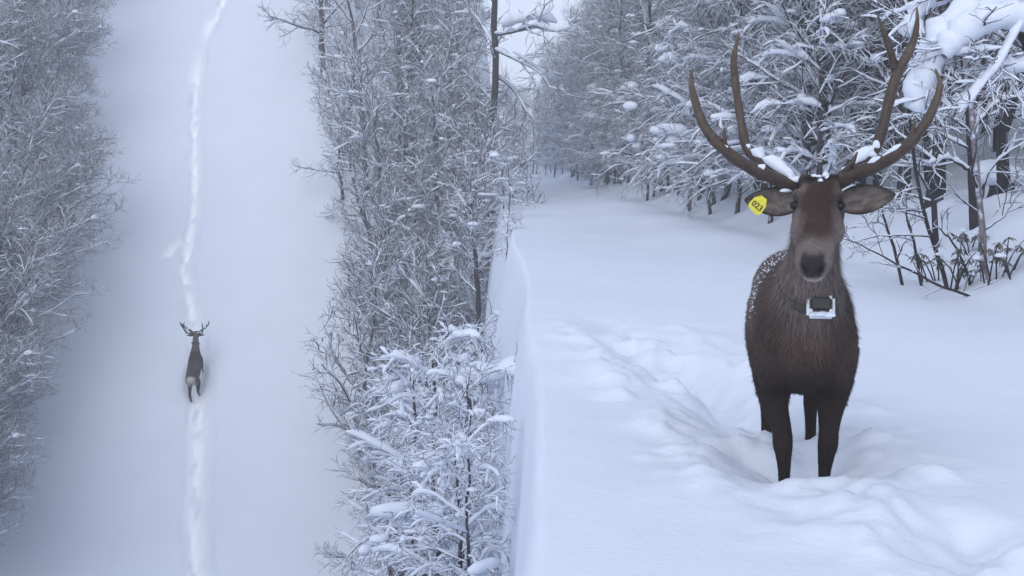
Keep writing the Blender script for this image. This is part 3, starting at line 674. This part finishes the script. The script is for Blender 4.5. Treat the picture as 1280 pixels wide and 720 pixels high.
st = make_stag('stag', dict(neck_base=(0, -.06, 1.0), poll=(.012, -.44, 1.50), face=(0, -.82, -.57), yaw=math.radians(-8), mid=(0, -.015, -.02), ear=(.03, .16), ac=1032, collar=.16, collar_r=(.122, .172), collar_tilt=.03,
       box=(-.335, 1.06, math.radians(-14)), tag=(-.225, -.035, -.045), legs=[leg_f(-1, 0, 0, .075), leg_f(1), leg_h(-1, 0), leg_h(1, -.02)]), 21)
st.location = (STAG_X, STAG_Y, -SINK + 0.0); st.rotation_euler = (0, 0, STAG_ROT)
tag(st, 'big antlered stag with yellow ear tag and neck collar facing us, legs deep in snow', 'deer', 'stags')
hs_ = make_stag('stag', dict(neck_base=(0, -.10, 1.04), poll=(0.0, -.66, 1.36), face=(0, -.78, -.62), yaw=0.0, mid=(0, 0, -.03), ear=(.1, .1), collar=.34, collar_r=(.12, .15), ar=1.25,
       legs=[leg_f(-1, -.12), leg_f(1, .10), leg_h(-1, -.10), leg_h(1, .22, .05)]), 22, False)
ang = math.atan(SLOPE) * 1.0
hp_ = Vector((DEER_T[0] + .10, DEER_T[1] - .45, hill_plane(DEER_T[1] - .45)))
Rm = Matrix.Rotation(ang, 4, 'X') @ Matrix.Rotation(math.pi + math.radians(3), 4, 'Z')
hs_.matrix_world = Matrix.Translation(hp_ + Vector((0, 0, .05))) @ Rm @ Matrix.Translation(Vector((0, -.35, -.50)))
tag(hs_, 'antlered stag seen from behind, walking up the snow trail on the hillside', 'deer', 'stags')
# ------------------------------------------------------------------ things along the bank, near at hand
gd_ = np.random.default_rng(909)
def ground_hit(px, py):
    d = ray(px, py); t = np.linspace(3, 60, 3000); P = np.array([0, 0, CAMH]) + d * t[:, None]; z = terrain(P[:, 0], P[:, 1])[0]
    i = np.argmax(P[:, 2] < z); return P[i]
def stem_tree(name, label, cat, Y, stems, parts, mat_t, mat_c, group=None, twigs=(7, .5, 5, .22, 1, .12), snow=(0.03, 0.02, 0.008), trunk_snow=0.0, tw_r=.0032, ang=48, droop=.05, base=None):
    """stems: lists of (px,py,r[,dY]); the first one is the trunk"""
    lines = []
    if Y is None: Y = float(ground_hit(stems[0][0][0], stems[0][0][1])[1]) + .05
    for s in stems:
        pts = [(*at(q[0], q[1], Y + (q[3] if len(q) > 3 else 0)), q[2]) for q in s]; lines.append(spline(pts, 14))
    o0 = lines[0][0, :3]; root = empty(name, o0); tag(root, label, cat, group)
    T_ = Acc(); Cr = Acc(); Sn = Acc()
    for i, q in enumerate(lines):
        q = q.copy(); q[:, :3] -= o0
        wob = np.cumsum(gd_.normal(0, .006, (14, 3)), 0); wob -= wob[0]; q[:, :3] += wob
        if i == 0:
            ext = q[:1].copy(); ext[0, 2] -= .35; q = np.vstack([ext, q])
        P, R = q[None, :, :3], q[None, :, 3]
        tubes(T_ if i == 0 else Cr, P, R, 8 if i == 0 else 6, True)
        if i: snow_tubes(Sn, P, R, snow[0], 7, gd_)
        n1, l1, n2, l2, n3, l3 = twigs
        BP, BR = grow(gd_, P, R, n1, .25, 1.0, l1, ang, .03, droop, .16, 6, .5, tw_r * 1.2, .3); tubes(Cr, BP, BR, 4)
        snow_tubes(Sn, BP, BR, snow[1] * gd_.uniform(.2, 1.6, len(BP)), 5, gd_)
        if n2:
            WP, WR = grow(gd_, BP, BR, n2, .2, 1.0, l2, 42, .03, droop, .17, 4, .6, tw_r, .3); tubes(Cr, WP, WR, 3); snow_tubes(Sn, WP, WR, snow[2] * gd_.uniform(0, 2, len(WP)), 3, gd_)
            if n3: SP, SR = grow(gd_, WP, WR, n3, .3, 1.0, l3, 40, .02, droop, .17, 3, .7, tw_r * .8, .3); tubes(Cr, SP, SR, 3)
    link(parts[0], T_.mesh(parts[0]), root, mat_t); link(parts[1], Cr.mesh(parts[1]), root, mat_c); sl_ = link('snow_load', Sn.mesh('snow_load'), root, M_SNOW)
    sl_['kind'] = 'stuff'
    return root, o0
# tree on the hillside's edge with the overhanging bough
Yl = 41.0; xb = -.62; zb = zt(xb, Yl); k_ = 2.5
rt, o0 = stem_tree('overhanging_tree', 'dark-trunked tree on the edge of the hillside with snow-loaded boughs reaching over the flat ride', 'tree', Yl,
    [[(640 + xb / Yl * F, 200 + (CAMH - zb) / Yl * F, .15), (612, 330, .13), (618, 230, .12), (615, 170, .115), (620, 90, .105), (617, 20, .095), (622, -60, .08), (612, -200, .03)],
     [(618, 44, .05), (640, 40, .045, -.5), (668, 32, .035, -1), (695, 38, .022, -1.3), (722, 30, .008, -1.6)],
     [(618, 62, .04), (645, 75, .03, -.5), (675, 92, .02, -.8), (690, 118, .006, -.8)],
     [(619, 95, .03), (640, 112, .02, .5), (655, 135, .012, .8), (660, 160, .005, .8)],
     [(618, 130, .035), (600, 112, .025, .5), (575, 100, .008, 1)], [(615, 210, .035), (596, 196, .02, .5), (566, 196, .007, .8)],
     [(619, 60, .035), (600, 30, .025, .5), (580, 10, .008, .8)], [(614, 300, .035), (585, 270, .02, .3), (555, 262, .007, .5)]],
    ('trunk', 'crown'), M_TRUNKD, M_TWIGD, twigs=(11, 1.1, 6, .5, 1, .26), snow=(.13, .06, .018), tw_r=.007)
S_ = Acc()
for ln_, dp in (([(628, 34), (650, 28), (672, 24), (696, 30)], .30), ([(640, 66), (662, 80), (678, 92)], .10)):
    q = spline([(*(at(a_, b_, Yl - .9) - o0), .05) for a_, b_ in ln_], 12)[None]; snow_tubes(S_, q[..., :3], q[..., 3], dp, 9, gd_, .2, .45, 0)
link('snow_pad', S_.mesh('snow_pad'), rt, M_SNOW)

# slender trees and saplings on the bank
stem_tree('slender_tree', 'slender pale-barked tree standing among the drooping-leaved shrubs on the bank', 'tree', None,
    [[(1230, 352, .034), (1229, 300, .032), (1226, 250, .03), (1221, 190, .028), (1212, 110, .026), (1207, 40, .024), (1204, -60, .02)],
     [(1226, 250, .016), (1240, 215, .012), (1262, 190, .008), (1290, 175, .003)], [(1220, 180, .014), (1195, 150, .010), (1170, 138, .004)], [(1213, 120, .014), (1240, 80, .01), (1285, 62, .004)],
     [(1229, 290, .010), (1256, 270, .007), (1280, 240, .003)]], ('trunk', 'crown'), bark_mat('pale_bark', (.10, .09, .10), (.26, .24, .27), 1.15), M_TWIGD, twigs=(6, .5, 5, .22, 1, .12), snow=(.02, .014, .006))
stem_tree('dark_tree', 'dark leaning trunk rising out of the bank close behind the slender pale-barked tree', 'tree', None,
    [[(1219, 285, .065), (1216, 230, .062), (1212, 170, .055), (1206, 90, .05), (1196, 0, .045), (1190, -60, .04)], [(1212, 170, .03), (1245, 130, .02), (1290, 115, .008)],
     [(1208, 110, .026), (1180, 85, .018), (1148, 80, .006)], [(1216, 215, .022), (1185, 200, .014), (1160, 205, .005)]], ('trunk', 'crown'), M_TRUNKD, M_TWIGD, twigs=(8, .7, 6, .3, 2, .15), snow=(.05, .025, .008))
stem_tree('leaning_sapling', 'tall thin dark sapling leaning left over the drooping-leaved shrubs on the bank', 'sapling', None,
    [[(1184, 362, .022), (1172, 320, .02), (1160, 280, .018), (1149, 230, .017), (1143, 180, .015), (1136, 110, .012), (1130, 40, .009)],
     [(1156, 266, .011), (1128, 263, .008), (1096, 262, .003)], [(1149, 236, .010), (1130, 238, .006), (1108, 250, .003)], [(1165, 296, .01), (1130, 296, .007), (1092, 297, .006), (1056, 304, .003)]],
    ('trunk', 'crown'), M_TRUNKD, M_TWIGD, twigs=(6, .34, 4, .16, 1, .1), snow=(.012, .008, .004))
stem_tree('forked_sapling', 'dark thicker sapling trunk crossing behind the tall thin leaning sapling', 'sapling', None,
    [[(1171, 312, .036), (1166, 260, .034), (1160, 215, .03), (1152, 150, .026), (1146, 60, .02), (1142, -20, .014)], [(1163, 240, .014), (1143, 205, .01), (1120, 185, .004)], [(1155, 170, .014), (1180, 130, .01), (1190, 90, .004)]],
    ('trunk', 'crown'), M_TRUNKD, M_TWIGD, twigs=(7, .5, 5, .22, 1, .12), snow=(.03, .015, .006))
for lab, pts in (('short dark bare stem nearest the stag on the bank', [(1128, 357, .017), (1118, 320, .015), (1108, 285, .012), (1100, 258, .008), (1097, 235, .004)]),
                 ('short dark bare stem between the stem nearest the stag and the tall thin leaning sapling', [(1152, 358, .016), (1146, 325, .014), (1138, 290, .011), (1128, 262, .007), (1122, 240, .003)]),
                 ('crooked bare stem behind the fallen branch on the bank', [(1212, 358, .014), (1206, 330, .012), (1190, 300, .009), (1176, 285, .004)])):
    stem_tree('thin_sapling', lab, 'sapling', None, [pts], ('stem', 'twig'), M_TRUNKD, M_TWIGD, 'bare stems on the bank', twigs=(7, .26, 3, .12, 1, .07), snow=(.01, .007, .003), tw_r=.0026)
for lab, pts in (('long thin fallen branch lying on the snow at the foot of the bank', [(1222, 374, .013, .2), (1175, 356, .012, 0), (1130, 335, .009, 0), (1090, 312, .006, 0), (1052, 298, .003, 0)]),
                 ('broken twig poking out of the snow beyond the end of the long fallen branch', [(1206, 368, .007, 0), (1226, 360, .008, 0), (1243, 366, .007, 0), (1268, 383, .004, 0)])):
    stem_tree('fallen_branch', lab, 'branch', None, [pts], ('limb', 'twig'), M_TRUNKD, M_TWIGD, 'fallen branches', twigs=(8, .30, 3, .12, 0, 0), snow=(.01, .006, .003), tw_r=.0026, ang=38)
# shrubs with hanging leaves
def leaf_mat():
    m, t, b = new_mat('winter_leaf'); geo = N(t, 'ShaderNodeNewGeometry')
    c = ramp(t, geo.outputs['Random Per Island'], [(0.0, (.035, .038, .035)), (.6, (.10, .10, .095)), (1.0, (.24, .22, .22))]); t.links.new(c, b.inputs['Base Color']); b.inputs['Roughness'].default_value = .45
    return m
M_LEAF = leaf_mat()
def leaf_shrub(px, py, w_, h_, n, label):
    p = ground_hit(px, py); root = empty('leafy_shrub', p); tag(root, label, 'shrub', 'drooping-leaved shrubs on the bank')
    St = Acc(); Lf = Acc(); Sn = Acc()
    for i in range(n):
        bx_, by_ = gd_.normal(0, w_ * .25, 2); hx, hy = gd_.normal(0, w_ * .8), gd_.normal(0, w_ * .5); hh = h_ * gd_.uniform(.5, 1.1)
        q = spline([(bx_, by_, -.1, .009), ((bx_ + hx) * .5, (by_ + hy) * .5, hh * .6, .007), (hx, hy, hh, .004)], 7)[None]; tubes(St, q[..., :3], q[..., 3], 5)
        tip = q[0, -1, :3]
        for wh in range(2):
            tp = q[0, -1 - wh * 2, :3]
            for k in range(6):
                a_ = k * 2.4 + gd_.uniform(0, 1); L = gd_.uniform(.06, .10); wl = L * .14; dr_ = gd_.uniform(.35, 1.0)
                o_ = np.array([math.cos(a_), math.sin(a_), 0]); s_ = np.array([-math.sin(a_), math.cos(a_), 0]); hz_ = math.sqrt(1.05 - dr_ ** 2)
                m_ = tp + o_ * L * .55 * hz_ - np.array([0, 0, L * .38 * dr_]); e_ = tp + o_ * L * (.3 + .6 * hz_) - np.array([0, 0, L * dr_])
                V = np.array([tp, m_ - s_ * wl + o_ * .006, e_, m_ + s_ * wl + o_ * .006, m_ - o_ * .012]); Lf.add(V, np.array([[0, 1, 4], [1, 2, 4], [2, 3, 4], [3, 0, 4]]))
        if gd_.random() < .7: Sn = Acc(); blobs(Sn, [tip + np.array([0, 0, .02])], np.array([[.045, .035, .03]]) * gd_.uniform(.5, 1.3), gd_, 2); link('snow_clump', Sn.mesh('snow_clump'), root, M_SNOW)
    link('stem', St.mesh('stem'), root, M_TRUNKD); tag(link('leaf', Lf.mesh('leaf', False), root, M_LEAF), kind='stuff')
for a_ in ((1196, 362, .26, .36, 8, 'drooping-leaved shrub at the foot of the tall thin leaning sapling'), (1242, 352, .24, .40, 7, 'dark drooping-leaved shrub against the slender pale-barked tree'),
           (1165, 352, .16, .26, 5, 'low drooping-leaved shrub among the short bare stems'), (1268, 345, .25, .32, 5, 'sparse drooping-leaved shrub beyond the slender pale-barked tree on the bank'),
           (1214, 315, .12, .22, 5, 'small drooping-leaved shrub high on the open bank between the two trunks')): leaf_shrub(*a_)
# bent tree buried under heavy snow
rt, o0 = stem_tree('snow_buried_tree', 'bent tree buried under thick white masses of snow beside the ride', 'tree', 10.4,
    [[(1300, 345, .07), (1302, 240, .065), (1298, 140, .06), (1286, 60, .05), (1262, 12, .045), (1225, -6, .04)],
     [(1262, 14, .034), (1215, 38, .03, -.1), (1180, 70, .024, -.2), (1160, 108, .016, -.25), (1154, 140, .006, -.3)], [(1282, 40, .03), (1240, 34, .02, -.3), (1205, 52, .012, -.4), (1182, 70, .005, -.4)],
     [(1285, 20, .02), (1266, 50, .014, -.5), (1248, 80, .010, -.6), (1228, 108, .006, -.6), (1202, 136, .003, -.6)], [(1225, -6, .02), (1175, 0, .015), (1150, 22, .01, .1), (1134, 50, .004, .1)],
     [(1295, 85, .02), (1260, 88, .012, -.3), (1236, 98, .004, -.4)]], ('trunk', 'crown'), M_TRUNKD, M_TWIGD, twigs=(9, .45, 5, .2, 1, .12), snow=(.05, .03, .010), droop=.15)
S_ = Acc()
for ln_, dp, dy in (([(1275, 8), (1235, 18), (1205, 38), (1182, 62), (1166, 92), (1158, 118), (1154, 136)], .30, -.15), ([(1212, 34), (1186, 58), (1170, 86), (1162, 110)], .26, -.22), ([(1288, 30), (1255, 26), (1225, 36), (1200, 52), (1184, 68)], .19, -.4),
                    ([(1186, -6), (1160, 4), (1146, 24), (1136, 42)], .14, .1), ([(1280, 22), (1266, 48), (1252, 74), (1236, 94), (1216, 116), (1202, 132)], .07, -.58), ([(1290, 82), (1262, 84), (1240, 92)], .10, -.35)):
    q = spline([(*(at(a_, b_ + 6, 10.4 + dy) - o0), .02) for a_, b_ in ln_], 20)[None]; snow_tubes(S_, q[..., :3], q[..., 3], dp, 16, gd_, -.6, .20, 0)
link('snow_pad', S_.mesh('snow_pad'), rt, M_SNOW)
# snow pillows on stumps behind the bank
def stump(px, py, Y, wpx, label):
    p = at(px, py, Y); z = zt(p[0], p[1]); root = empty('snow_capped_stump', (p[0], p[1], z)); tag(root, label, 'stump', 'snow-capped stumps'); h_ = max(.15, p[2] - z); r_ = wpx / F * Y * .5
    q = np.array([[0, 0, -.2, r_ * .75], [.01, 0, h_ * .3, r_ * .55], [.0, .01, h_ * .9, r_ * .5], [0, 0, h_ + .02, r_ * .4]])[None]; A = Acc(); tubes(A, q[..., :3], q[..., 3], 10, True); link('stump_wood', A.mesh('stump_wood'), root, M_TRUNKD)
    A = Acc(); blobs(A, [(0, 0, h_)], np.array([[r_ * 1.15, r_ * .95, r_ * .75]]), gd_, 3); blobs(A, [(r_ * .7, -.02, h_ - .05)], np.array([[r_ * .6, r_ * .5, r_ * .4]]), gd_, 3); link('snow_cap', A.mesh('snow_cap'), root, M_SNOW)
stump(1252, 222, 15.6, 58, 'broad stump under a thick snow pillow beside the slender pale-barked tree'); stump(1176, 192, 17.5, 24, 'small stump under a round snow pillow behind the dark sapling')
# young trees on the bank below the ledge
for i, (x_, y_, s_, r_) in enumerate([(-.80, 13.2, .80, .3), (-1.25, 15.5, .9, 2.0), (-.75, 17.0, 1.0, 4.0), (-1.1, 21.0, 1.15, 3.0), (-.28, 8.2, .40, 1.0), (-.36, 9.8, .52, 3.9), (-.42, 11.4, .66, 5.5), (-.55, 19.0, .95, 2.9), (-.55, 23.5, 1.1, .2), (-1.5, 25.0, 1.2, .8), (-2.6, 28.5, 1.25, 4.4), (-.9, 29.0, 1.2, 0)]):
    put_tree(('sap', i % 4), 'young_tree', x_, y_, r_, s_, 'snow-bent young tree in the gully, %s up the gully below the flat ride' % ORD[i], 'young trees in the gully')
for i, (x_, y_, s_, r_) in enumerate([(-.12, 24.0, .34, .5), (-.10, 28.5, .42, 2.5), (-.22, 33.0, .5, 4.1), (-.30, 37.5, .55, 1.7), (-.25, 41.5, .6, 3.3)]):
    put_tree(('sap', (i + 1) % 4), 'young_tree', x_, y_, r_, s_, 'small snowy young tree on the lip of the flat ride, %s along it' % ORD[i], 'small young trees on the lip of the flat ride')
# ------------------------------------------------------------------ falling-snow haze
bm = bmesh.new(); bmesh.ops.create_cube(bm, size=1); hm_ = bpy.data.meshes.new('haze'); bm.to_mesh(hm_); bm.free()
hz = link('haze', hm_); zlo, zhi = float(ZZ.min()) - 1.2, float(ZZ.max()) + 11
hz.scale = (192, 293, zhi - zlo); hz.location = (5, 115, (zhi + zlo) / 2)
mh = bpy.data.materials.new('haze_air'); mh.use_nodes = True; th_ = mh.node_tree; th_.nodes.clear()
pv = th_.nodes.new('ShaderNodeVolumePrincipled'); pv.inputs['Color'].default_value = (0.97, 0.98, 1.0, 1); pv.inputs['Density'].default_value = 0.0032; pv.inputs['Anisotropy'].default_value = 0.2
oo = th_.nodes.new('ShaderNodeOutputMaterial'); th_.links.new(pv.outputs[0], oo.inputs['Volume']); hm_.materials.append(mh)
tag(hz, 'pale snowy haze hanging in the air', None, None, 'stuff')
